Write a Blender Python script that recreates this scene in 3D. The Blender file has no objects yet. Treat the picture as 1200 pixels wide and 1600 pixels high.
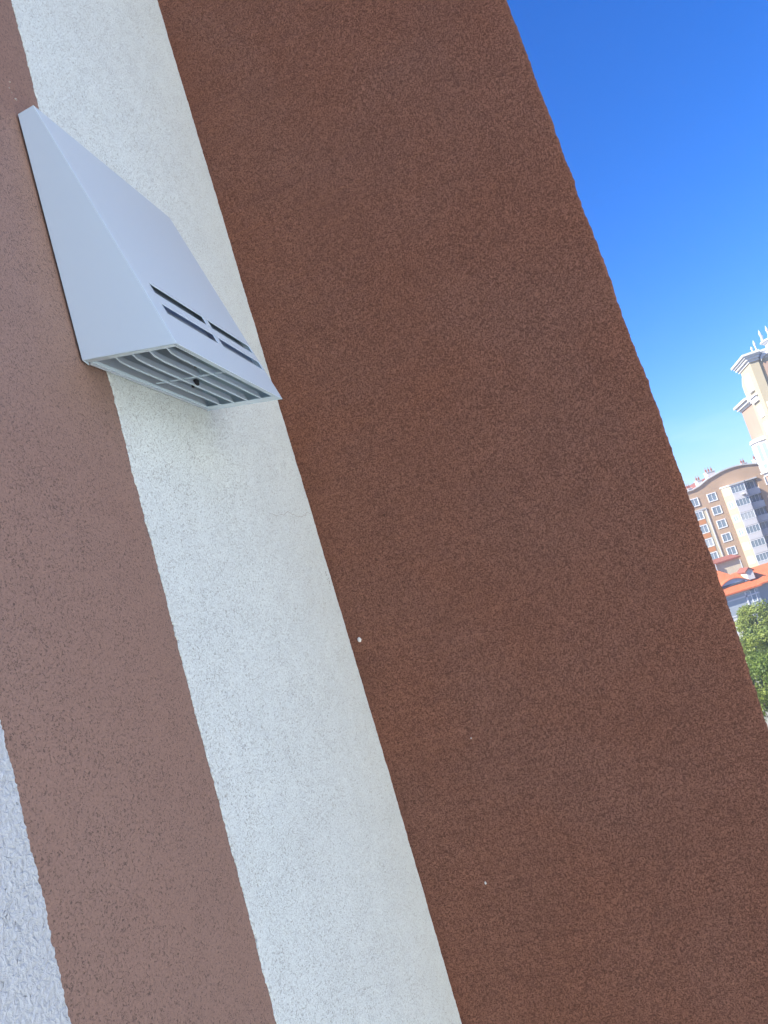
import bpy, bmesh, math, random
from mathutils import Vector, Matrix
R = math.radians
S = bpy.context.scene
COL = S.collection
EYE = 18.0                       # camera height above the street

# ------------------------------------------------------------------ camera
ROLL, PITCH = R(17.06), R(7.27)
F = Vector((0, math.cos(PITCH), math.sin(PITCH)))
U0 = Vector((0, -math.sin(PITCH), math.cos(PITCH)))
RT = Vector((1, 0, 0)) * math.cos(ROLL) - U0 * math.sin(ROLL)
UP = Vector((1, 0, 0)) * math.sin(ROLL) + U0 * math.cos(ROLL)
cd = bpy.data.cameras.new("camera")
cam = bpy.data.objects.new("camera", cd)
COL.objects.link(cam)
cd.sensor_fit = 'VERTICAL'; cd.sensor_height = 36.0; cd.sensor_width = 27.0
cd.lens = 36.0 * 1202 / 1600
cd.clip_start = 0.02; cd.clip_end = 9000
m = Matrix((RT, UP, -F)).transposed().to_4x4()
m.translation = Vector((0, 0, EYE))
cam.matrix_world = m
S.camera = cam

# ------------------------------------------------------------------ light
SUN_EL, SUN_AZ = R(40), R(-108)          # azimuth from +Y towards +X
sdir = Vector((math.sin(SUN_AZ) * math.cos(SUN_EL), math.cos(SUN_AZ) * math.cos(SUN_EL), math.sin(SUN_EL)))
W = bpy.data.worlds.new("World"); S.world = W; W.use_nodes = True
nt = W.node_tree
bg = nt.nodes['Background']
sky = nt.nodes.new('ShaderNodeTexSky'); sky.sky_type = 'NISHITA'; sky.sun_disc = False
sky.sun_elevation = SUN_EL; sky.sun_rotation = SUN_AZ
sky.altitude = 0; sky.air_density = 1.0; sky.dust_density = 0.7; sky.ozone_density = 10.0
hsv = nt.nodes.new('ShaderNodeHueSaturation'); hsv.inputs['Saturation'].default_value = 1.2; hsv.inputs['Hue'].default_value = .512
# a few thin wisps of cloud low in the sky
tcw = nt.nodes.new('ShaderNodeTexCoord'); mpw = nt.nodes.new('ShaderNodeMapping'); mpw.inputs['Scale'].default_value = (5, 5, 26)
mpw.inputs['Rotation'].default_value = (.06, .1, 0)
nw = nt.nodes.new('ShaderNodeTexNoise'); nw.inputs['Scale'].default_value = 1.0; nw.inputs['Detail'].default_value = 5; nw.inputs['Distortion'].default_value = .4
nt.links.new(tcw.outputs['Generated'], mpw.inputs['Vector']); nt.links.new(mpw.outputs[0], nw.inputs['Vector'])
sx = nt.nodes.new('ShaderNodeSeparateXYZ'); nt.links.new(tcw.outputs['Generated'], sx.inputs[0])
lo = nt.nodes.new('ShaderNodeMapRange'); lo.interpolation_type = 'SMOOTHSTEP'; nt.links.new(sx.outputs['Z'], lo.inputs['Value'])
lo.inputs['From Min'].default_value = .16; lo.inputs['From Max'].default_value = .03
wr = nt.nodes.new('ShaderNodeMapRange'); wr.interpolation_type = 'SMOOTHSTEP'; nt.links.new(nw.outputs['Fac'], wr.inputs['Value'])
wr.inputs['From Min'].default_value = .46; wr.inputs['From Max'].default_value = .72
ml = nt.nodes.new('ShaderNodeMath'); ml.operation = 'MULTIPLY'; nt.links.new(lo.outputs[0], ml.inputs[0]); nt.links.new(wr.outputs[0], ml.inputs[1])
sr = nt.nodes.new('ShaderNodeMapRange'); nt.links.new(ml.outputs[0], sr.inputs['Value']); sr.inputs['To Min'].default_value = 1.2; sr.inputs['To Max'].default_value = .9
nt.links.new(sr.outputs[0], hsv.inputs['Saturation'])
nt.links.new(sky.outputs[0], hsv.inputs['Color']); nt.links.new(hsv.outputs[0], bg.inputs[0])
bg.inputs[1].default_value = 0.058
sl = bpy.data.lights.new("sun", 'SUN'); sl.energy = 3.0; sl.angle = R(0.53); sl.color = (1.0, 0.95, 0.87)
so = bpy.data.objects.new("sun", sl); COL.objects.link(so)
so.rotation_euler = sdir.to_track_quat('Z', 'Y').to_euler()
so.location = (0, 0, 60)
vs = S.view_settings
S.display_settings.display_device = 'sRGB'
vs.view_transform = 'Standard'; vs.look = 'None'; vs.exposure = 2.2; vs.gamma = 1; vs.use_curve_mapping = False

# ------------------------------------------------------------------ helpers
rnd = random.Random(7)

def tag(o, label=None, cat=None, group=None, kind=None):
    if label: o['label'] = label
    if cat: o['category'] = cat
    if group: o['group'] = group
    if kind: o['kind'] = kind
    return o

def empty(name, loc, label, cat, group=None, rz=0):
    o = bpy.data.objects.new(name, None); COL.objects.link(o)
    o.location = loc; o.rotation_euler = (0, 0, rz); o.empty_display_size = .3
    return tag(o, label, cat, group)

class MB:
    """collects faces of one mesh; T maps local points to the thing's frame"""
    def __init__(s, T=None): s.v = []; s.f = []; s.T = T
    def P(s, p):
        s.v.append(tuple(s.T(*p)) if s.T else tuple(p)); return len(s.v) - 1
    def face(s, pts): s.f.append([s.P(p) for p in pts])
    def box(s, x0, x1, y0, y1, z0, z1):
        b = [s.P((x, y, z)) for z in (z0, z1) for y in (y0, y1) for x in (x0, x1)]
        for q in ((0, 2, 3, 1), (4, 5, 7, 6), (0, 1, 5, 4), (2, 6, 7, 3), (0, 4, 6, 2), (1, 3, 7, 5)):
            s.f.append([b[i] for i in q])
        return s
    def prism(s, poly, a, b, axis='z'):
        """polygon swept along an axis: z -> poly (x,y); y -> poly (x,z); x -> poly (y,z)"""
        put = {'z': lambda u, v, w: (u, v, w), 'y': lambda u, v, w: (u, w, v), 'x': lambda u, v, w: (w, u, v)}[axis]
        A = [s.P(put(u, v, a)) for u, v in poly]; B = [s.P(put(u, v, b)) for u, v in poly]
        n = len(poly)
        s.f.append(A[::-1]); s.f.append(B)
        for i in range(n):
            j = (i + 1) % n
            s.f.append([A[i], A[j], B[j], B[i]])
        return s
    def lathe(s, c, prof, n=10):
        rings = []
        for r, z in prof:
            rings.append([s.P((c[0] + r * math.cos(2 * math.pi * k / n), c[1] + r * math.sin(2 * math.pi * k / n), c[2] + z)) for k in range(n)])
        for a, b in zip(rings, rings[1:]):
            for k in range(n):
                s.f.append([a[k], a[(k + 1) % n], b[(k + 1) % n], b[k]])
        s.f.append(rings[0][::-1]); s.f.append(rings[-1])
        return s
    def tube(s, p, q, r0, r1, n=7):
        p, q = Vector(p), Vector(q); d = (q - p).normalized()
        a = d.orthogonal().normalized(); b = d.cross(a)
        r = [[s.P(c + (a * math.cos(2 * math.pi * k / n) + b * math.sin(2 * math.pi * k / n)) * rr) for k in range(n)] for c, rr in ((p, r0), (q, r1))]
        for k in range(n): s.f.append([r[0][k], r[0][(k + 1) % n], r[1][(k + 1) % n], r[1][k]])
        s.f.append(r[0][::-1]); s.f.append(r[1])
        return s
    def build(s, name, mat, parent=None, smooth=False, normals=True):
        me = bpy.data.meshes.new(name); me.from_pydata(s.v, [], s.f)
        if normals:
            bm = bmesh.new(); bm.from_mesh(me); bmesh.ops.recalc_face_normals(bm, faces=bm.faces); bm.to_mesh(me); bm.free()
        me.materials.append(mat)
        if smooth:
            for p in me.polygons: p.use_smooth = True
        o = bpy.data.objects.new(name, me); COL.objects.link(o)
        if parent: o.parent = parent
        return o

def link_copy(o, parent=None, name=None):
    c = o.copy(); COL.objects.link(c)
    if parent: c.parent = parent
    for ch in [x for x in COL.objects if x.parent == o]: link_copy(ch, c)
    return c

# ------------------------------------------------------------------ materials
def mat(name, col, rough=.6, spec=.5, var=0.0, vscale=1.0, metallic=0, bump=0, bscale=20):
    m = bpy.data.materials.new(name); m.use_nodes = True
    t = m.node_tree; b = t.nodes['Principled BSDF']
    b.inputs['Base Color'].default_value = (*col, 1); b.inputs['Roughness'].default_value = rough
    b.inputs['Specular IOR Level'].default_value = spec; b.inputs['Metallic'].default_value = metallic
    if var or bump:
        tc = t.nodes.new('ShaderNodeTexCoord')
    if var:
        n = t.nodes.new('ShaderNodeTexNoise'); n.inputs['Scale'].default_value = vscale; n.inputs['Detail'].default_value = 5
        t.links.new(tc.outputs['Object'], n.inputs['Vector'])
        r = t.nodes.new('ShaderNodeValToRGB')
        r.color_ramp.elements[0].position = .3; r.color_ramp.elements[1].position = .7
        r.color_ramp.elements[0].color = (*[c * (1 - var) for c in col], 1)
        r.color_ramp.elements[1].color = (*[min(1, c * (1 + var)) for c in col], 1)
        t.links.new(n.outputs['Fac'], r.inputs['Fac']); t.links.new(r.outputs[0], b.inputs['Base Color'])
    if bump:
        n2 = t.nodes.new('ShaderNodeTexNoise'); n2.inputs['Scale'].default_value = bscale; n2.inputs['Detail'].default_value = 4
        t.links.new(tc.outputs['Object'], n2.inputs['Vector'])
        bp = t.nodes.new('ShaderNodeBump'); bp.inputs['Strength'].default_value = bump; bp.inputs['Distance'].default_value = 1 / bscale
        t.links.new(n2.outputs['Fac'], bp.inputs['Height']); t.links.new(bp.outputs[0], b.inputs['Normal'])
    return m

def stucco(name, col, pit_shade, grain=420, pits=.36, strength=.5, dist=.0015, rough=.8, spec=.35, pitscale=300, soft=.09, swell=.12, spk=.2, patch=.14, drift=.035):
    """grained plaster: small grains, drag pits with cavity shade painted in, and the slow waviness of a hand-floated wall"""
    m = bpy.data.materials.new(name); m.use_nodes = True
    t = m.node_tree; N = t.nodes.new; L = t.links.new
    b = t.nodes['Principled BSDF']; b.inputs['Roughness'].default_value = rough; b.inputs['Specular IOR Level'].default_value = spec
    tc = N('ShaderNodeTexCoord')
    def noise(scale, detail=2, dist_=0, rgh=.5):
        n = N('ShaderNodeTexNoise'); n.inputs['Scale'].default_value = scale; n.inputs['Detail'].default_value = detail
        n.inputs['Distortion'].default_value = dist_; n.inputs['Roughness'].default_value = rgh
        L(tc.outputs['Object'], n.inputs['Vector']); return n
    def mth(op, a, bb):
        q = N('ShaderNodeMath'); q.operation = op
        for i, x in enumerate((a, bb)):
            if isinstance(x, (int, float)): q.inputs[i].default_value = x
            else: L(x, q.inputs[i])
        return q.outputs[0]
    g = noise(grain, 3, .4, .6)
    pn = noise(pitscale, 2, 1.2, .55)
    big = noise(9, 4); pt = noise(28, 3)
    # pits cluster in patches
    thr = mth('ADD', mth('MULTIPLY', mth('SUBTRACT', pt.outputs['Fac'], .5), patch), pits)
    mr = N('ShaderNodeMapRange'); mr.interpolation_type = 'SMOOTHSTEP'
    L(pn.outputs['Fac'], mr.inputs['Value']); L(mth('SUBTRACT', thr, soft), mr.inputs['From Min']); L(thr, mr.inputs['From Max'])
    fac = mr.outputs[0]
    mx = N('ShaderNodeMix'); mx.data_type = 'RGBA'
    mx.inputs['A'].default_value = (*pit_shade, 1); mx.inputs['B'].default_value = (*col, 1); L(fac, mx.inputs['Factor'])  # dark pit colour paints in the shade of the plaster's cavities
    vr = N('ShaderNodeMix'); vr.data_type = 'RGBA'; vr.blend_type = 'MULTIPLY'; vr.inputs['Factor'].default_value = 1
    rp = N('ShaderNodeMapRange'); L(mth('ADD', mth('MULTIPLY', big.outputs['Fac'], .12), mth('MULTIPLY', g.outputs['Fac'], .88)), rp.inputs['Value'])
    rp.inputs['From Min'].default_value = .3; rp.inputs['From Max'].default_value = .7; rp.inputs['To Min'].default_value = 1 - spk; rp.inputs['To Max'].default_value = 1 + spk * .8  # grain speckle also stands in for cavity shade
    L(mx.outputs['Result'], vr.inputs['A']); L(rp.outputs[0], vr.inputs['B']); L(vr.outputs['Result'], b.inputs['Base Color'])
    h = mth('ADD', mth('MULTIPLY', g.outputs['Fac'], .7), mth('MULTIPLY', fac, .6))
    b1 = N('ShaderNodeBump'); b1.inputs['Strength'].default_value = strength; b1.inputs['Distance'].default_value = dist; L(h, b1.inputs['Height'])
    dr = noise(2.6, 3, .6)
    dm_ = N('ShaderNodeMapRange'); L(dr.outputs['Fac'], dm_.inputs['Value']); dm_.inputs['From Min'].default_value = .35; dm_.inputs['From Max'].default_value = .65
    hs_ = N('ShaderNodeHueSaturation'); L(vr.outputs['Result'], hs_.inputs['Color'])
    sa = N('ShaderNodeMapRange'); L(dm_.outputs[0], sa.inputs['Value']); sa.inputs['To Min'].default_value = 1 - drift; sa.inputs['To Max'].default_value = 1 + drift
    va = N('ShaderNodeMapRange'); L(dm_.outputs[0], va.inputs['Value']); va.inputs['To Min'].default_value = 1 - drift * .35; va.inputs['To Max'].default_value = 1 + drift * .35
    L(sa.outputs[0], hs_.inputs['Saturation']); L(va.outputs[0], hs_.inputs['Value']); L(hs_.outputs[0], b.inputs['Base Color'])
    sw = noise(5, 2)
    b2 = N('ShaderNodeBump'); b2.inputs['Strength'].default_value = swell; b2.inputs['Distance'].default_value = .02
    L(sw.outputs['Fac'], b2.inputs['Height']); L(b1.outputs[0], b2.inputs['Normal']); L(b2.outputs[0], b.inputs['Normal'])
    return m

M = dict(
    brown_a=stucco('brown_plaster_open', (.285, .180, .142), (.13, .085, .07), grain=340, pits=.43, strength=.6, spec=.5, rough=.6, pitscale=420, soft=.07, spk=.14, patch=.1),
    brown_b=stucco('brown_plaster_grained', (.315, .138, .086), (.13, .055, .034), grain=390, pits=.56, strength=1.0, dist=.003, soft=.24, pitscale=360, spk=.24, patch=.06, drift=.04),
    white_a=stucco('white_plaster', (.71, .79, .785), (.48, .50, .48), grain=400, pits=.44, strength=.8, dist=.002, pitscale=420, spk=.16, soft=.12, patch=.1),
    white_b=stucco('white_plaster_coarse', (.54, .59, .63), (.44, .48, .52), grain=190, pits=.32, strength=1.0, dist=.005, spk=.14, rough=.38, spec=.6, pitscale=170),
    powder=mat('white_powder_coat', (.64, .79, .90), .2, .65),
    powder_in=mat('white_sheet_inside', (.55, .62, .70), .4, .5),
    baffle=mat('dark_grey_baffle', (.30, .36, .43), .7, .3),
    galv=mat('grey_sheet_blade', (.72, .82, .93), .45, .5),
    rubber=mat('black_rubber', (.015, .015, .017), .5),
    drop=mat('dried_white_paint', (.75, .73, .68), .5),
)

# ------------------------------------------------------------------ the near building
TH = R(12.56)
WD = Vector((math.sin(TH), math.cos(TH), 0))      # along the side wall, away from the camera
ND = Vector((math.cos(TH), -math.sin(TH), 0))     # out of the side wall
DW = 0.5                                          # camera to side wall
ORG = Vector((0, 0, EYE)) - ND * DW
def wall(s, o, z): return WD * s + ND * o + Vector((0, 0, z))

home = empty('apartment_building', (ORG.x, ORG.y, 0), 'brown and white plastered apartment block wall filling most of the photo, right beside the camera', 'building')
H = lambda s, o, z: wall(s, o, z + EYE)           # z measured from the eye

def lerp_poly(tab):
    tab = sorted(tab)
    def f(z):
        if z <= tab[0][0]: return tab[0][1]
        for (a, p), (b, q) in zip(tab, tab[1:]):
            if z <= b: return p + (q - p) * (z - a) / (b - a)
        return tab[-1][1]
    return f
CORNER = lerp_poly([(-1.2, 1.5575), (-.8, 1.5570), (-.3, 1.562), (.25, 1.557), (.7, 1.546), (1.5, 1.532), (2.2, 1.526)])
W_LEFT = lerp_poly([(-.9, .8735), (.39, .8845), (1.0, .8935), (2, .895)])
NEAR = lerp_poly([(-.5, .5645), (0.1, .5605)])
EDGE = lerp_poly([(-.9, .722), (-.376, .7265), (-.19, .7325), (.07, .7315), (.41, .7305), (.76, .7275), (1.14, .7225), (1.8, .716)])

def rough_line(seed, amp, step=.0022, z0=-1.5, z1=2.2):
    r = random.Random(seed); n = int((z1 - z0) / step); out = []
    lv = [(1, .35), (3, .45), (9, .55), (40, .7)]
    tabs = [[r.uniform(-1, 1) for _ in range(n // k + 3)] for k, _ in lv]
    for i in range(n + 1):
        v = 0
        for (k, a), tb in zip(lv, tabs):
            q = i / k; j = int(q); fr = q - j
            v += a * (tb[j] * (1 - fr) + tb[j + 1] * fr)
        out.append((z0 + i * step, v * amp))
    return [(-EYE, 0)] + out + [(6.5, 0)]

def box_h(x0, x1, y0, y1, z0, z1): return MB(H).box(x0, x1, y0, y1, z0, z1)
# the side wall's brown body, set back 0 from the wall plane
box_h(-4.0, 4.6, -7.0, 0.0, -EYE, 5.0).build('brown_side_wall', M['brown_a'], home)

def stripe(name, left, right, o, mt, seed, amp):
    la, ra = rough_line(seed, amp), rough_line(seed + 50, amp)
    mb = MB(H); rows = []
    for (z, a), (_, b) in zip(la, ra):
        l, r_ = left(z) + a, right(z) + b
        rows.append([mb.P(q) for q in ((l - .0012, 0.0004, z), (l, o, z), (r_, o, z), (r_ + .0012, 0.0004, z))])
    for p, q in zip(rows, rows[1:]):
        for k in range(3): mb.f.append([p[k], p[k + 1], q[k + 1], q[k]])
    return mb.build(name, mt, home, normals=False)
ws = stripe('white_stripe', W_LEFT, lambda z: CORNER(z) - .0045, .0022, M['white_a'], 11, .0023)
ws['label'] = 'white plaster stripe in the corner, behind the vent cover'
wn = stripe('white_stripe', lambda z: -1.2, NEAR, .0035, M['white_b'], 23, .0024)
wn['label'] = 'coarse white plaster stripe at the lower left'

# the pier that comes out of the side wall: a rounded, uneven outer corner
el, sl_ = rough_line(5, .0022, .003), rough_line(77, .0012, .003)
mb = MB(H); rows = []
for (z, a), (_, b) in zip(el, sl_):
    s0 = CORNER(z); t = EDGE(z) + a; r = .009
    row = [(s0 + b, -.05, z), (s0 + b, .2, z), (s0 + b * .6, .45, z), (s0, t - .06, z)]
    for k in range(5):
        an = k / 4 * math.pi / 2
        row.append((s0 + r - r * math.cos(an), t - r + r * math.sin(an), z))
    row += [(s0 + .3, t, z), (4.6, t, z)]
    rows.append([mb.P(q) for q in row])
for p, q in zip(rows, rows[1:]):
    for k in range(len(p) - 1): mb.f.append([p[k], p[k + 1], q[k + 1], q[k]])
mb.f.append(rows[-1][:])
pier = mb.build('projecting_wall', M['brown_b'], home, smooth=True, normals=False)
pier['label'] = 'darker brown grained plaster wall that projects at the corner'

def blob(name, t, z, r, label):
    mb = MB(H); n = 10; c = CORNER(z) - .0008
    rg = random.Random(int(t * 1e5)); ph = [rg.uniform(.8, 1.2) for _ in range(n)]
    for sc, dp in ((1, 0.002), (.8, -.0012), (.35, -.002)):
        for k in range(n):
            a = 2 * math.pi * k / n
            mb.P((c + dp, t + r * .8 * sc * ph[k] * math.cos(a), z + r * 1.15 * sc * ph[k] * math.sin(a)))
    for i in range(2):
        for k in range(n): mb.f.append([i * n + k, i * n + (k + 1) % n, (i + 1) * n + (k + 1) % n, (i + 1) * n + k])
    mb.f.append([2 * n + k for k in range(n)])
    mb.build(name, M['drop'], home, smooth=True)
blob('paint_drop', .0221, -.0345, .0052, None)
blob('paint_drop', .1290, -.5605, .0028, None)
blob('paint_drop', .1869, -.2856, .0016, None)
# small dried splashes on the brown side wall above the vent
mb = MB(H)
for (s, z, r) in ((.8368, .788, .0022), (.829, .80, .0012), (.8335, .812, .0016), (.8315, .795, .0010)):
    mb.lathe((s, 0.0, z), [(r, 0), (r * .7, r * .5)], 7)
mb.build('paint_splash', M['drop'], home)

rr_ = random.Random(3)
mb = MB(H); z, s = .238, 1.32; pr = None
while s < 1.545:
    w = .0004 + .0002 * rr_.random()
    cur = [mb.P((s, .00245, z - w)), mb.P((s, .00245, z + w))]
    if pr: mb.f.append([pr[0], cur[0], cur[1], pr[1]])
    pr = cur; s += .006; z += rr_.gauss(-.0005, .0022)
mb.build('hairline_crack', mat('crack_grime', (.42, .43, .41), .9, .2), home, normals=False)
mb = MB(H)
for _ in range(16):
    s, z, r = 1.535 + rr_.gauss(0, .006), .097 + rr_.gauss(0, .009), rr_.uniform(.0006, .0018)
    mb.face([(s + r * 1.1 * math.cos(a), .0025, z + r * math.sin(a)) for a in (0, 1.1, 2.3, 3.3, 4.4, 5.4)])
mb.build('scuff_mark', mat('scuff_grime', (.22, .20, .19), .9, .2), home, normals=False)

# ------------------------------------------------------------------ vent hood
HS0, HS1 = .828, 1.173
hood = empty('vent_hood', ORG + wall(1.0, 0, .41), 'white sheet metal vent hood with slotted front, fixed over the white corner stripe', 'vent cover')
hl = Vector((0, 0, EYE + .41)) + WD * 1.0
HH = lambda s, o, z: wall(s, o, z + EYE) - hl
P0 = Vector((.028, .761)); P1 = Vector((.1315, .384)); LF = (P1 - P0).length
def front(s, v):
    q = P0 + (P1 - P0) * (v / LF); return (s, q.x, q.y)
def wallpt(s, o, z): return (s, o, z)
bm = bmesh.new(); cache = {}
def bv(p):
    k = tuple(round(c, 5) for c in p)
    if k not in cache: cache[k] = bm.verts.new(HH(*p))
    return cache[k]
us = [HS0, .8605, 1.0035, 1.0185, 1.1660, HS1]
vsn = [0, .12, .283, .299, .316, .3325, LF]
for i in range(len(us) - 1):
    for j in range(len(vsn) - 1):
        if i in (1, 3) and j in (2, 4): continue
        bm.faces.new([bv(front(us[i], vsn[j])), bv(front(us[i + 1], vsn[j])), bv(front(us[i + 1], vsn[j + 1])), bv(front(us[i], vsn[j + 1]))])
B0 = .003
for s in (HS0, HS1):
    bm.faces.new([bv((s, B0, .7595))] + [bv(front(s, v)) for v in vsn] + [bv((s, B0, .411))])
bm.faces.new([bv((HS0, B0, .7595)), bv((HS1, B0, .7595))] + [bv(front(u, 0)) for u in us[::-1]])
# flange lying on the wall behind each side
for s, d in ((HS0, .012), (HS1, -.012)):
    bm.faces.new([bv((s, B0, .7595)), bv((s, B0, .411)), bv((s + d, B0, .407)), bv((s + d, B0, .752))])
# lip folded under the front
fl = front(us[0], LF)
bm.faces.new([bv(front(u, LF)) for u in us] + [bv((u, fl[1] - .004, fl[2] + .0008)) for u in us[::-1]])
bmesh.ops.recalc_face_normals(bm, faces=bm.faces)
me = bpy.data.meshes.new('cover'); bm.to_mesh(me); bm.free(); me.materials.append(M['powder'])
cover = bpy.data.objects.new('cover', me); COL.objects.link(cover); cover.parent = hood
sm = cover.modifiers.new('thickness', 'SOLIDIFY'); sm.thickness = .0014; sm.offset = -1; sm.use_even_offset = True
bvm = cover.modifiers.new('fold', 'BEVEL'); bvm.width = .0022; bvm.segments = 3; bvm.limit_method = 'ANGLE'; bvm.angle_limit = R(35)

Q0 = Vector((0.0, .411)); Q1 = Vector((.1315, .384)); LB = (Q1 - Q0).length
e2 = (Q1 - Q0) / LB; n2 = Vector((-e2.y, e2.x))
def bot(s, v, h):                                   # v outwards from the wall, h up into the hood
    q = Q0 + e2 * v + n2 * h; return HH(s, q.x, q.y)
def strip(mb, pts, w, h0, h1, tilt=0):
    """a bent flat bar through (s, v) points, w wide, between heights h0 and h1"""
    rows = []
    for s, v, dh in pts:
        rows.append([mb.P((s, v, h0 + dh)), mb.P((s, v + w, h0 + dh)), mb.P((s, v + w + tilt, h1 + dh)), mb.P((s, v + tilt, h1 + dh))])
    for a, b in zip(rows, rows[1:]):
        for k in range(4): mb.f.append([a[k], a[(k + 1) % 4], b[(k + 1) % 4], b[k]])
    mb.f.append(rows[0][::-1]); mb.f.append(rows[-1])
g = MB(bot)
g.box(HS0 + .0025, HS0 + .012, .006, LB - .006, .0005, .0020)        # left end plate
g.box(HS1 - .024, HS1 - .0025, .006, LB - .006, .0005, .0020)       # right end plate
g.box(HS0 + .0122, HS1 - .0242, .006, .0088, .0004, .0045)          # rear rail
g.box(HS0 + .0122, HS1 - .0242, LB - .0085, LB - .0055, .0006, .0045)
gr = g.build('bottom_grille', M['powder'], hood)
for v in (.033, .057, .081, .105):
    b_, bl = MB(bot), MB(bot)
    pts = []
    for i in range(13):
        q = i / 12; s = HS0 + .010 + (HS1 - .022 - HS0 - .010) * q
        up = max(0, 1 - q / .13) ** 1.6
        pts.append((s, v + .006 * up, .003 * up))
    strip(b_, pts, .0015, .0006, .0022)
    strip(bl, [(s, v - .0004, dh) for s, v, dh in pts], .0009, .0024, .0135, -.006)
    b_.build('bar', M['powder'], gr, smooth=False)
    bl.build('blade', M['galv'], gr, smooth=False)
r_ = MB(bot); r_.box(.9845, .9875, .0135, .126, .0035, .0048); r_.build('rib', M['powder'], gr)
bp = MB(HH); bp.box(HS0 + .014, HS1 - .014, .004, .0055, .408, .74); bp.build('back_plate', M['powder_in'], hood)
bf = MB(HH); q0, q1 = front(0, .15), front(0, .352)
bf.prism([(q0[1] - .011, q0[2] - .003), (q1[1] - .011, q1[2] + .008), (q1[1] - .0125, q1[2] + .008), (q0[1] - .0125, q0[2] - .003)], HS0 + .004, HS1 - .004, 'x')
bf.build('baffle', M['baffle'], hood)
c1 = MB(bot)
for (s, v, rr) in ((1.026, .0555, .0048),):
    for k in range(2):
        c1.lathe((s, v, .003 + k * .004), [(rr * .6, 0), (rr, .0012), (rr, .004), (rr * .5, .0055)], 10)
    c1.box(s - .0022, s + .0022, v - .0065, v - .004, .001, .006)
c1.build('clip', M['rubber'], hood)
c2 = MB(bot); c2.lathe((.945, .0985, .004), [(.0022, 0), (.0030, .001), (.0030, .003), (.0015, .004)], 8); c2.box(.937, .9415, .096, .0975, .006, .0095)
c2.build('clip', M['rubber'], hood)

# ------------------------------------------------------------------ ground
M.update(
    ground=mat('dusty_ground', (.20, .20, .16), .9, .2, .35, .08),
    asphalt=mat('asphalt', (.12, .12, .125), .85, .3, .2, .6, bump=.3, bscale=8),
    pave=mat('paving', (.22, .215, .21), .8, .3, .15, 1.2),
    curb=mat('kerb_stone', (.28, .28, .27), .8, .3, .1, 2),
    bldg_brown=mat('painted_brown_wall', (.46, .32, .21), .85, .3, .05, .25),
    bldg_cream=mat('cream_wall', (.40, .345, .235), .85, .3, .04, .3),
    bldg_white=mat('white_wall', (.60, .59, .57), .8, .3, .04, .3),
    bldg_grey=mat('pale_grey_parapet', (.60, .59, .60), .8, .3, .05, .4),
    wing=mat('bounce_wing_wall', (.74, .72, .65), .85, .3, .04, .3),  # for the unseen wing added to bounce sunlight
    orange=mat('orange_wall', (.55, .24, .10), .85, .3, .06, .3),
    stone=mat('pale_stone_panel', (.58, .51, .36), .85, .3, .06, .5),
    bluegrey=mat('blue_grey_wall', (.36, .43, .52), .8, .3, .06, .3),
    peach=mat('peach_wall', (.36, .25, .185), .85, .3, .04, .3),
    trim=mat('white_trim', (.52, .52, .51), .7, .3, .03, .5),
    frame=mat('white_window_frame', (.80, .81, .82), .4, .5),
    glass=mat('window_glass', (.22, .28, .33), .12, .6),
    curtain=mat('curtained_glass', (.42, .46, .48), .12, .6),
    cyan=mat('pale_cyan_glazing', (.30, .48, .52), .1, .8),
    roof=mat('orange_roof_sheet', (.50, .14, .06), .55, .4, .08, .6, bump=.2, bscale=5),
    rust=mat('terracotta', (.24, .09, .065), .8, .3, .1, 2),
    slate=mat('grey_render', (.36, .40, .42), .85, .3, .08, .6),
    dark=mat('dark_recess', (.09, .10, .12), .6, .4),
    bark=mat('bark', (.10, .075, .055), .95, .2, .3, 6),
    metal=mat('dark_painted_metal', (.06, .055, .055), .5, .5),
)
g = MB(); n = 48
ring = [0, 140, 400, 1200, 4000]
for r in ring[1:]:
    for k in range(n): g.P((r * math.cos(2 * math.pi * k / n), 60 + r * math.sin(2 * math.pi * k / n), 0))
c = g.P((0, 60, 0))
for k in range(n): g.f.append([c, k, (k + 1) % n])
for i in range(len(ring) - 2):
    for k in range(n): g.f.append([i * n + k, (i + 1) * n + k, (i + 1) * n + (k + 1) % n, i * n + (k + 1) % n])
tag(g.build('ground', M['ground']), kind='structure')
tag(MB().box(8, 140, 96.5, 104, .0, .02).build('road', M['asphalt']), kind='structure')
tag(MB().box(8, 140, 104.2, 108.5, .0, .14).build('pavement', M['pave']), kind='structure')
tag(MB().box(8, 140, 104.0, 104.19, .0, .15).build('kerb', M['curb']), kind='structure')

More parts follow.
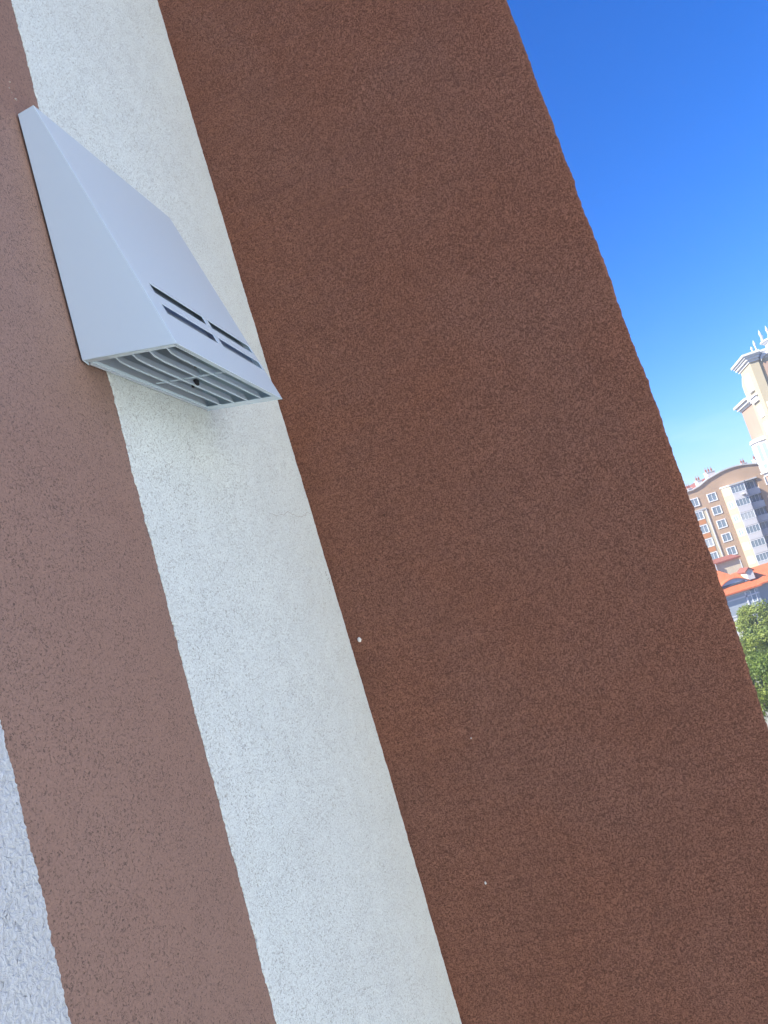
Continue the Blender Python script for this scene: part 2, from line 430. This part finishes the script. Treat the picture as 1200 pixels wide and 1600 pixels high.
# ------------------------------------------------------------------ windows
def window(parent, T, w, h, panes=3, border=.16, depth=.07, surround=None, gl='glass'):
    """surround + frame bars as one part, its glass as a sub-part; T(u, v, d): u across, v up, d out of the wall"""
    mb = MB(T)
    b = border
    mb.box(-w / 2, w / 2, -h / 2, -h / 2 + b, 0.0, depth) if False else None
    def bx(u0, u1, v0, v1, d0, d1):
        q = [mb.P((u, v, d)) for d in (d0, d1) for v in (v0, v1) for u in (u0, u1)]
        for f in ((0, 2, 3, 1), (4, 5, 7, 6), (0, 1, 5, 4), (2, 6, 7, 3), (0, 4, 6, 2), (1, 3, 7, 5)): mb.f.append([q[i] for i in f])
    bx(-w / 2, w / 2, -h / 2, -h / 2 + b, -.02, depth); bx(-w / 2, w / 2, h / 2 - b, h / 2, -.02, depth)
    bx(-w / 2, -w / 2 + b, -h / 2 + b, h / 2 - b, -.02, depth); bx(w / 2 - b, w / 2, -h / 2 + b, h / 2 - b, -.02, depth)
    iw = w - 2 * b
    for k in range(1, panes):
        u = -iw / 2 + iw * k / panes
        bx(u - .035, u + .035, -h / 2 + b, h / 2 - b, -.02, depth * .7)
    fr = mb.build('window', M['frame'], parent)
    p = MB(T); p.face([(-iw / 2, -h / 2 + b, .02), (iw / 2, -h / 2 + b, .02), (iw / 2, h / 2 - b, .02), (-iw / 2, h / 2 - b, .02)])
    p.build('pane', M[gl if rnd.random() < .7 or gl != 'glass' else 'curtain'], fr, normals=False)
    return fr

# ------------------------------------------------------------------ brown gabled block (facade faces -Y at y = 150)
BX, BY = 67.2, 150.0
Z = EYE
bb = empty('apartment_block', (BX, BY, 0), 'brown apartment block with curved gable, white chimneys and white framed windows, across the street', 'building')
def zz(z): return z + Z
half = [(57.4, 5.48), (58.6, 5.5), (60.0, 5.82), (61.0, 6.22), (61.9, 6.6), (63.3, 6.93), (64.8, 7.28), (66.0, 7.42), (67.2, 7.47)]
curve = [(45.0, 5.46)] + half + [(134.4 - x, z) for x, z in half[-2::-1]] + [(89.4, 5.46)]
top = [(x - BX, zz(z)) for x, z in curve]
wl = MB()
wl.prism([(45 - BX, zz(4.42)), (89.4 - BX, zz(4.42))] + top[::-1], 0, 14, 'y')           # gable wall above the bays
wl.box(45 - BX, 68.15 - BX, 0, 14, 0, zz(4.41))
wl.box(70.95 - BX, 89.4 - BX, 0, 14, 0, zz(4.41))
wl.box(68.16 - BX, 70.94 - BX, .8, 14, 0, zz(4.41))
wl.build('wall', M['bldg_brown'], bb)
cp = MB()
for (x0, z0), (x1, z1) in zip(top, top[1:]):
    cp.prism([(x0, z0 - .04), (x1, z1 - .04), (x1, z1 + .2), (x0, z0 + .2)], -.22, .5, 'y')
cp.build('coping', M['trim'], bb)
rb = MB()
for (x0, z0), (x1, z1) in zip(top, top[1:]): rb.face([(x0, .5, z0 + .1), (x1, .5, z1 + .1), (x1, 14.2, z1 + .1), (x0, 14.2, z0 + .1)])
rb.build('roof', M['rust'], bb)
for (x, w, z0, z1, pots) in ((58.55, .8, 5.4, 6.0, 2), (60.85, .95, 5.9, 6.95, 2), (63.45, 1.65, 6.7, 7.95, 3), (70.3, .9, 7.1, 7.6, 2), (73.2, 1.4, 6.6, 7.7, 3)):
    ch = MB(); ch.box(x - BX - w / 2, x - BX + w / 2, .9, 2.3, zz(z0 - .6), zz(z1)); ch.box(x - BX - w / 2 - .1, x - BX + w / 2 + .1, .8, 2.4, zz(z1), zz(z1) + .1)
    co = ch.build('chimney', M['trim'], bb)
    for k in range(pots):
        px = x - BX + (k - (pots - 1) / 2) * w / pots
        po = MB(); po.lathe((px, 1.6, zz(z1) + .1), [(.2, 0), (.16, .3), (.2, .42), (.2, .48), (.05, .62), (.035, .95)], 8)
        po.build('chimney_pot', M['rust'], co)
FLOORS = [3.9, 1.22, -1.52, -4.26, -7.02, -9.8, -12.5]
def Tb(xc, zc, y=0): return lambda u, v, d: (xc - BX + u, y - d, zz(zc) + v)
for zt in FLOORS:
    for xc, w in ((61.68, 1.82), (58.12, 1.66), (53.5, 1.8), (49.5, 1.8), (73.3, 1.8), (77, 1.8), (81, 1.8)):
        window(bb, Tb(xc, zt - .82, -.05 if xc == 58.12 else 0), w, 1.66, 2)
# pale recessed stair strip with orange spandrels under its windows
MB().box(56.3 - BX, 59.62 - BX, -.045, -.003, 0, zz(1.28)).build('stair_panel', M['stone'], bb)
tr = MB(); tr.box(59.62 - BX, 59.82 - BX, -.13, -.002, 0, zz(1.28)); tr.box(56.3 - BX, 59.82 - BX, -.16, -.002, zz(1.281), zz(1.55)); tr.build('stair_trim', M['trim'], bb)
for zt in FLOORS[1:]:
    MB().box(57.1 - BX, 58.95 - BX, -.10, -.046, zz(zt - 2.62), zz(zt - 1.72)).build('spandrel', M['orange'], bb)
# white bay, sunlight painted cream on its cheeks, one glazing band a floor
bay = [(63.75 - BX, -.002), (65.0 - BX, -1.25), (67.85 - BX, -1.25), (68.12 - BX, -.9), (68.12 - BX, -.002)]
by = MB().prism(bay, 0, zz(4.1), 'z').build('bay', M['bldg_white'], bb)
cap = [(63.55 - BX, -.003), (64.93 - BX, -1.42), (67.95 - BX, -1.42), (68.3 - BX, -1.0), (68.3 - BX, -.003)]
cm = MB(); cm.prism(cap, zz(4.1), zz(4.38), 'z'); cm.box(68.31 - BX, 71.0 - BX, -.3, -.003, zz(4.15), zz(4.40)); cm.build('cornice', M['trim'], by)
ck = MB(); 
cx0, cy0, cx1, cy1 = 63.75 - BX, 0.0, 65.0 - BX, -1.25
nx, ny = -.7071, -.7071
ck.face([(cx0 + nx * .02, cy0 + ny * .02, .0), (cx1 + nx * .02, cy1 + ny * .02, 0), (cx1 + nx * .02, cy1 + ny * .02, zz(4.09)), (cx0 + nx * .02, cy0 + ny * .02, zz(4.09))])
ck.build('cheek_sun_tint', M['bldg_cream'], by)  # cream overlay puts warm sunlight into the white bay's side
for i, zt in enumerate(FLOORS):
    window(by, Tb(66.42, zt - .72, -1.25), 2.75, 1.45, 4, .10, .05)
    MB().box(65.12 - BX, 67.75 - BX, -1.30, -1.252, zz(zt - 2.62), zz(zt - 1.50)).build('parapet', M['bldg_grey'], by)
    xm, ym = (cx0 + cx1) / 2, (cy0 + cy1) / 2
    window(by, (lambda u, v, d, z=zz(zt - .72): (xm + u * .7071 + nx * (d + .025), ym - u * .7071 + ny * (d + .025), z + v)), 1.15, 1.35, 2, .14, .05)
# loggias in the recess right of the bay
MB().box(68.17 - BX, 70.93 - BX, .70, .79, 0, zz(4.40)).build('loggia_wall', M['bluegrey'], bb)  # shade of the recess put into the blue-grey colour
for i, zt in enumerate(FLOORS):
    window(bb, Tb(69.45, zt - .75, .69), 2.2, 1.5, 3, .10, .05)
    MB().box(68.18 - BX, 70.92 - BX, .05, .17, zz(zt - 2.55), zz(zt - 1.45)).build('parapet', M['bldg_grey'], bb)
    MB().box(68.17 - BX, 70.93 - BX, .03, .68, zz(zt - 2.75), zz(zt - 2.58)).build('loggia_slab', M['bldg_grey'], bb)
ds = MB(); ds.lathe((66.9 - BX, -1.55, zz(1.75)), [(.05, -.1), (.42, .1), (.45, .14), (.05, .02)], 12); ds.tube((66.9 - BX, -1.5, zz(1.75)), (66.9 - BX, -1.28, zz(1.6)), .03, .03)
ds.build('satellite_dish', M['bldg_grey'], bb)

# ------------------------------------------------------------------ unseen wing added to bounce sunlight onto the near walls
wg = empty('bounce_wing', (11, 0, 0), 'unseen cream wing added to bounce sunlight onto the white striped wall', 'building')
MB().box(0, 11, -34, -1, 0, 25.5).build('wall', M['wing'], wg)
MB().box(-.4, 11.4, -34.4, -.6, 25.51, 26).build('cornice', M['trim'], wg)
for zf in (4, 7, 10, 13, 16, 19, 22):
    for yc in (-29, -24.5, -20, -15.5, -11, -6.5, -3):
        window(wg, (lambda u, v, d, zf=zf, yc=yc: (-d, yc - u, zf + v)), 1.7, 1.6, 2, .12, .06)

# ------------------------------------------------------------------ cream tower, turned like the near building
TA = Vector((62.2, 120.0, 0))
tw = empty('apartment_tower', TA, 'tall cream and peach apartment tower with stepped cornices and spiky white finials, at right edge', 'building')
TT = lambda s, t, z: Vector((WD.x * s + ND.x * t, WD.y * s + ND.y * t, z + Z))       # s back along lit side, t along the front, z from eye
def tb(*a): return MB(TT).box(*a)
def tbx(mb, s0, s1, t0, t1, z0, z1): mb.box(s0, s1, t0, t1, z0, z1); return mb
tb(7.0, 15.6, 0.05, 14, -EYE, 15.5).build('peach_wall', M['peach'], tw)
cw = MB(TT); cw.box(0, 6.99, 0, 1.30, -EYE, 20.95); cw.box(.35, 6.99, 1.301, 14, -EYE, 20.95); cw.build('cream_wall', M['bldg_cream'], tw)
pp = MB(TT); pp.box(.2, .349, 1.9, 8, -EYE, 20.4); pp.build('front_panel', M['peach'], tw)
ar = MB(TT)
arcp = [(1.35, 20.4), (1.35, 20.9)] + [(8.4, 20.9), (8.4, 20.4)] + [(5 + 3.1 * math.cos(a), 18.6 + 2.2 * math.sin(a)) for a in [math.pi * k / 12 for k in range(13)]]
# upper cornice, three steps, and the drum with its own cornice
cn = MB(TT)
for k, (e, z0, z1) in enumerate(((.15, 20.951, 21.35), (.42, 21.351, 21.75), (.62, 21.751, 22.05), (.85, 22.051, 22.4))):
    cn.box(-e, 7.6 + e, -e, 1.35 + e * .5, z0, z1); cn.box(.6 - e * .5, 7.6 + e, 1.351 + e * .5, 14, z0, z1)
cn.build('cornice', M['trim'], tw)
# blind curved pediment over the front panel
pe = MB(TT)
prev = None
for k in range(13):
    a = math.pi * k / 12; q = (5 - 3.3 * math.cos(a), 20.6 + 1.1 * math.sin(a))
    if prev: pe.prism([prev, q, (q[0], q[1] + .45), (prev[0], prev[1] + .45)], -.25, .35, 'x') if False else None
    if prev:
        A = [(-.15, prev[0], prev[1]), (-.15, q[0], q[1]), (-.15, q[0], q[1] + .5), (-.15, prev[0], prev[1] + .5)]
        Bq = [(.34, p[1], p[2]) for p in A]
        i0 = [pe.P(p) for p in A]; i1 = [pe.P(p) for p in Bq]
        pe.f.append(i0[::-1]); pe.f.append(i1)
        for j in range(4): pe.f.append([i0[j], i0[(j + 1) % 4], i1[(j + 1) % 4], i1[j]])
    prev = q
pe.build('pediment', M['trim'], tw)
MB(TT).lathe((3.4, 6.2, 22.3), [(2.15, 0), (2.15, 1.25)], 24).build('drum', M['bldg_white'], tw)
dc = MB(TT); dc.lathe((3.4, 6.2, 23.551), [(2.3, 0), (2.45, .15), (2.45, .25), (2.75, .32), (2.75, .5), (2.6, .55)], 24); dc.build('drum_cornice', M['trim'], tw)
for (s, t, z, h) in ((.3, 1.1, 22.38, 1.0), (.5, 1.75, 22.38, 1.9), (3.0, 3.75, 24.05, 2.0), (1.6, 4.5, 24.05, 2.0), (.95, 6.2, 24.05, 2.0), (1.6, 7.9, 24.05, 2.0), (5.6, 4.6, 24.05, 2.0)):
    fi = MB(TT); fi.lathe((s, t, z), [(.2, 0), (.2, .18 * h), (.11, .22 * h), (.13, .45 * h), (.2, .62 * h), (.16, .74 * h), (.07, .9 * h), (.02, h)], 8)
    fi.build('finial', M['trim'], tw)
# lower ledge round the peach wall and the scroll that links it to the upper storey
lg = MB(TT)
for (e, z0, z1) in ((.2, 15.501, 15.85), (.55, 15.851, 16.35), (.9, 16.351, 16.75)):
    lg.box(7.0, 15.6 + e, .05 - e, 14, z0, z1)
lg.build('ledge', M['trim'], tw)
sc = MB(TT)
prof = [(7.0, 20.2)]
for k in range(9):
    a = k / 8
    prof.append((7.0 + .9 + 1.7 * math.sin(a * math.pi) * (1 - .15 * a) + 3.2 * max(0, a - .55) ** 1.2, 20.2 - 3.44 * a))
prof.append((7.0, 16.76))
iA = [sc.P((s, .12, z)) for s, z in prof]; iB = [sc.P((s, .7, z)) for s, z in prof]
sc.f.append(iA[::-1]); sc.f.append(iB)
for j in range(len(prof)): sc.f.append([iA[j], iA[(j + 1) % len(prof)], iB[(j + 1) % len(prof)], iB[j]])
sc.build('scroll', M['bldg_cream'], tw)
# tall blind arch, plaque and windows on the lit side
def side_poly(name, pts, out, m, parent):
    mb = MB(TT); A = [mb.P((s, .0, z)) for s, z in pts]; Bq = [mb.P((s, -out, z)) for s, z in pts]
    mb.f.append(Bq)
    for j in range(len(pts)): mb.f.append([A[j], A[(j + 1) % len(pts)], Bq[(j + 1) % len(pts)], Bq[j]])
    return mb.build(name, m, parent)
arch = [(2.5, 16.9)] + [(3.9 - 1.4 * math.cos(a), 18.8 + 1.0 * math.sin(a)) for a in [math.pi * k / 10 for k in range(11)]] + [(5.3, 16.9)]
inner = [(3.9 + (s - 3.9) * .74, 16.95 + (z - 16.9) * .9) for s, z in arch]
side_poly('niche', arch, .30, M['trim'], tw); side_poly('niche_panel', inner, .33, M['bldg_grey'], tw)
pq = MB(TT); pq.box(2.1, 5.7, -.30, -.001, 15.1, 16.0); pq.box(1.9, 5.9, -.5, -.001, 16.001, 16.25); pq.build('plaque', M['trim'], tw)
for z in (13.4, 10.6, 7.8, 5.0, 2.2, -.6, -3.4, -6.2, -9):
    window(tw, (lambda u, v, d, z=z: TT(3.5 - u, -d, z + v)), 2.2, 1.9, 2, .22, .12)
    window(tw, (lambda u, v, d, z=z: TT(-d, .65 + u, z + v)), .75, 1.6, 1, .1, .08)
# white glazed oriel on the side
ori = [(7.0, .04), (7.6, -.8), (8.7, -1.35), (11.3, -1.35), (12.4, -.8), (13.0, .04)]
o_ = MB(TT); o_.prism(ori, 4.2, 9.2, 'z'); ov = o_.build('oriel', M['bldg_white'], tw)
def sc_poly(poly, k): return [((s - 10) * k + 10, t * k if t < 0 else t) for s, t in poly]
oc = MB(TT); oc.prism(sc_poly(ori, 1.14), 9.201, 9.5, 'z'); oc.prism(sc_poly(ori, 1.06), 9.501, 9.8, 'z'); ob = MB(TT); ob.prism(sc_poly(ori, 1.14), 3.9, 4.199, 'z'); ob.prism(sc_poly(ori, .9), 3.4, 3.899, 'z'); ob.prism(sc_poly(ori, .6), 2.8, 3.399, 'z'); ob.build('oriel_corbel', M['trim'], ov)
oc.build('oriel_cornice', M['trim'], ov)
for (a, b) in zip(ori[:-1], ori[1:]):
    dx, dy = b[0] - a[0], b[1] - a[1]; ln = math.hypot(dx, dy); ux, uy = dx / ln, dy / ln; ox, oy = uy, -ux
    if oy > 0: ox, oy = -ox, -oy
    mx_, my_ = (a[0] + b[0]) / 2, (a[1] + b[1]) / 2
    np_ = max(1, int(ln / .62))
    for zc, hh in ((7.25, 3.1), (4.95, .95)):
        window(ov, (lambda u, v, d, zc=zc: TT(mx_ + ux * u + ox * (d + .03), my_ + uy * u + oy * (d + .03), zc + v)), ln * .88, hh, np_, .1, .06)
wp = MB(TT); wp.box(7.05, 13, -.25, .049, -EYE, 2.4); wp.build('oriel_base', M['bldg_white'], tw)

# ------------------------------------------------------------------ beige block behind the red roofed house
bg_ = empty('beige_building', (49, 125, 0), 'low beige building with a red tiled roof edge, behind the orange roofed house', 'building')
MB().box(-4.5, 3.05, 0, 6, 0, zz(-7.85)).build('wall', M['stone'], bg_)
q = MB(); q.prism([(-.35, zz(-7.86)), (-.35, zz(-7.6)), (3.0, zz(-7.15)), (6.3, zz(-7.6)), (6.3, zz(-7.86))], -4.8, 3.3, 'x'); q.build('roof', M['rust'], bg_)
ch = MB(); ch.box(-1.35, -.95, -.5, -.1, zz(-9.2), zz(-7.75)); ch.build('downpipe', M['trim'], bg_)

# ------------------------------------------------------------------ orange roofed house
rh = empty('orange_roofed_house', (43, 110, 0), 'grey rendered house under a bright orange hipped roof with curved dormer, behind the trees', 'house')
def hip(mb, x0, x1, y0, y1, ze, zr, rx0, rx1, th=.22):
    ym = (y0 + y1) / 2
    b = [(x0, y0), (x1, y0), (x1, y1), (x0, y1)]
    lo = [mb.P((x, y, ze - th)) for x, y in b]; hi = [mb.P((x, y, ze)) for x, y in b]
    r0, r1 = mb.P((rx0, ym, zr)), mb.P((rx1, ym, zr))
    mb.f += [lo[::-1], [hi[0], hi[1], r1, r0], [hi[1], hi[2], r1], [hi[2], hi[3], r0, r1], [hi[3], hi[0], r0]]
    for k in range(4): mb.f.append([lo[k], lo[(k + 1) % 4], hi[(k + 1) % 4], hi[k]])
hw = MB(); hw.box(-9, 4.1, .6, 8.4, 0, zz(-11.45)); hw.box(3.0, 12, 3.4, 9.0, 0, zz(-11.6)); hw.build('wall', M['slate'], rh)
bnd = MB(); bnd.box(-9.02, 4.13, .52, .599, zz(-12.45), zz(-12.25)); bnd.box(-9.02, 4.13, .54, .599, zz(-11.75), zz(-11.66)); bnd.box(2.1, 2.3, .52, .599, 0, zz(-11.76)); bnd.build('moulding', M['bldg_grey'], rh)
rf = MB(); hip(rf, -10, 4.6, 0, 9, zz(-11.3), zz(-7.6), -6.5, .4); hip(rf, 1.6, 12.6, 2.6, 9.8, zz(-11.4), zz(-9.25), 3.6, 9.4)
rfo = rf.build('roof', M['roof'], rh)
# eyebrow dormer: arched grey front, orange curved top running back into the slope
dm = MB(); pts = [(1.3 + 2.25 * u - 2.25 * .0, zz(-10.42) + .92 * (math.cos(u * math.pi / 2) ** .8)) for u in [-1 + k / 10 * 2 for k in range(11)]]
slope = (11.3 - 7.6) / 4.5
yb = lambda z: (z - zz(-11.3)) / slope
A = [dm.P((x, .92, z)) for x, z in pts]; dm.f.append(A)
dm.build('dormer_front', M['bluegrey'], rh)
dt = MB()
for (x0, z0), (x1, z1) in zip(pts, pts[1:]):
    dt.face([(x0, .72, z0 + .06), (x1, .72, z1 + .06), (x1, yb(z1 + .06) + .3, z1 + .12), (x0, yb(z0 + .06) + .3, z0 + .12)])
    dt.face([(x0, .72, z0 - .06), (x1, .72, z1 - .06), (x1, .72, z1 + .06), (x0, .72, z0 + .06)])
dt.build('dormer_roof', M['roof'], rh)
dv = MB(); dv.box(-.4, 2.9, .90, .915, zz(-10.40), zz(-10.16)); dv.build('dormer_vent', M['dark'], rh)
window(rh, lambda u, v, d: (3.25 + u, .6 - d, zz(-12.55) + v), .75, 1.75, 1, .08, .06)
window(rh, lambda u, v, d: (-2.5 + u, .6 - d, zz(-13.6) + v), 1.4, 1.5, 2, .1, .06)
d2 = MB(); d2.prism([(4.5, zz(-10.6)), (5.5, zz(-10.6)), (5.5, zz(-9.35)), (5.0, zz(-9.0)), (4.5, zz(-9.35))], 3.4, 6.2, 'y'); d2.build('side_dormer', M['bldg_white'], rh)
d3 = MB()
d3.prism([(4.3, zz(-9.5)), (5.0, zz(-8.95)), (5.0, zz(-8.8)), (4.3, zz(-9.33))], 3.2, 6.2, 'y'); d3.prism([(5.7, zz(-9.5)), (5.7, zz(-9.33)), (5.0, zz(-8.8)), (5.0, zz(-8.95))], 3.2, 6.2, 'y')
d3.build('side_dormer_roof', M['rust'], rh)

gw = empty('garden_wall', (36, 108.7, 0), 'low white rendered garden wall in front of the grey house', 'wall')
MB().box(-12, 8.2, 0, .25, .14, 3.6).build('wall_panel', M['bldg_white'], gw)
MB().box(-12.1, 8.3, -.06, .31, 3.601, 3.7).build('coping', M['trim'], gw)

# ------------------------------------------------------------------ trees
def leafmat(name, c0, c1):
    m = bpy.data.materials.new(name); m.use_nodes = True; t = m.node_tree; b = t.nodes['Principled BSDF']
    tc = t.nodes.new('ShaderNodeTexCoord'); n = t.nodes.new('ShaderNodeTexNoise'); n.inputs['Scale'].default_value = 1.6; n.inputs['Detail'].default_value = 3
    t.links.new(tc.outputs['Object'], n.inputs['Vector'])
    r = t.nodes.new('ShaderNodeValToRGB'); r.color_ramp.elements[0].position = .35; r.color_ramp.elements[1].position = .65
    r.color_ramp.elements[0].color = (*c0, 1); r.color_ramp.elements[1].color = (*c1, 1)
    t.links.new(n.outputs['Fac'], r.inputs['Fac']); t.links.new(r.outputs[0], b.inputs['Base Color'])
    b.inputs['Roughness'].default_value = .5; b.inputs['Specular IOR Level'].default_value = .4
    tl = t.nodes.new('ShaderNodeBsdfTranslucent'); t.links.new(r.outputs[0], tl.inputs['Color'])
    mx = t.nodes.new('ShaderNodeMixShader'); mx.inputs[0].default_value = .4
    t.links.new(b.outputs[0], mx.inputs[1]); t.links.new(tl.outputs[0], mx.inputs[2]); t.links.new(mx.outputs[0], t.nodes['Material Output'].inputs['Surface'])
    return m
M['leaf_a'] = leafmat('leaves_yellow_green', (.14, .19, .03), (.28, .33, .07))
M['leaf_b'] = leafmat('leaves_green', (.08, .13, .024), (.20, .27, .05))

def tree(x, y, h, cr, lm, seed, label, leaf=.2, clumps=26, per=170):
    r = random.Random(seed)
    o = empty('tree', (x, y, 0), label, 'tree', 'street trees below the wall')
    tk = MB(); base = .035 * h
    segs = [Vector((0, 0, 0))]
    for k in range(1, 6): segs.append(Vector((r.uniform(-.12, .12) * k * .5, r.uniform(-.12, .12) * k * .5, h * .62 * k / 5)))
    for k in range(5): tk.tube(segs[k], segs[k + 1], base * (1 - k * .15), base * (1 - (k + 1) * .15), 8)
    cent = []
    for k in range(clumps):
        a = r.uniform(0, 2 * math.pi); el = r.uniform(-.55, 1)
        rad = cr * (r.uniform(.35, 1) ** .6) * math.sqrt(max(.08, 1 - el * el * .75))
        c_ = Vector((math.cos(a) * rad, math.sin(a) * rad, h * .62 + el * h * .36))
        cent.append((c_, cr * r.uniform(.22, .38)))
    for c_, _ in cent[::2]:
        st = segs[r.randint(2, 5)]
        mid = (st + c_) * .5 + Vector((0, 0, -.2))
        tk.tube(st, mid, base * .35, base * .2, 5); tk.tube(mid, c_, base * .2, base * .06, 5)
    tk.build('trunk', M['bark'], o, smooth=True)
    cr_ = MB()
    for c_, rr in cent:
        for _ in range(per):
            d = Vector((r.gauss(0, 1), r.gauss(0, 1), r.gauss(0, .8))).normalized() * rr * r.uniform(.45, 1.08)
            p = c_ + d; nrm = (d.normalized() * .7 + Vector((r.uniform(-1, 1), r.uniform(-1, 1), r.uniform(-.3, 1.2)))).normalized()
            a = nrm.orthogonal().normalized(); a.rotate(Matrix.Rotation(r.uniform(0, 6.28), 3, nrm)); b = nrm.cross(a)
            s = leaf * r.uniform(.6, 1.2)
            cr_.f.append([cr_.P(p + a * s * .62), cr_.P(p + b * s * .32 + nrm * s * .06), cr_.P(p - a * s * .6), cr_.P(p - b * s * .32 + nrm * s * .06)])
    cr_.build('crown', M[lm], o, normals=False)
    return o

tree(39.1, 94.0, 6.0, 2.8, 'leaf_a', 3, 'yellow green tree just below the grey house, highest of the trees in the photo', .24, 34, 300)
tree(34.2, 84.0, 5.0, 2.1, 'leaf_b', 14, 'small round green tree at the photo edge, right of the gap showing the grey road', .22, 28, 260)
tree(29.3, 74.0, 5.8, 2.5, 'leaf_a', 21, 'bushy tree with bright sunlit leaves just below the gap showing the grey road', .2, 34, 320)
tree(22.9, 58.0, 6.9, 2.7, 'leaf_b', 8, 'darker green tree along the brown wall edge, second lowest of the row', .17, 38, 420)
tree(42.6, 99.0, 4.2, 1.8, 'leaf_b', 31, 'smallest tree, close against the white garden wall of the grey house', .22, 24, 220)
tree(20.3, 52.0, 5.9, 2.9, 'leaf_a', 47, 'yellow green tree crown in the lowest corner where the brown wall meets the photo edge', .16, 34, 360)

# ------------------------------------------------------------------ haze
hz = bpy.data.materials.new('haze'); hz.use_nodes = True
t = hz.node_tree; t.nodes.remove(t.nodes['Principled BSDF'])
pv = t.nodes.new('ShaderNodeVolumePrincipled'); pv.inputs['Color'].default_value = (.93, .95, 1, 1); pv.inputs['Density'].default_value = .0009; pv.inputs['Anisotropy'].default_value = .3
t.links.new(pv.outputs[0], t.nodes['Material Output'].inputs['Volume'])
tag(MB().box(-300, 300, -150, 420, -1.5, 47).build('haze', hz), kind='stuff')
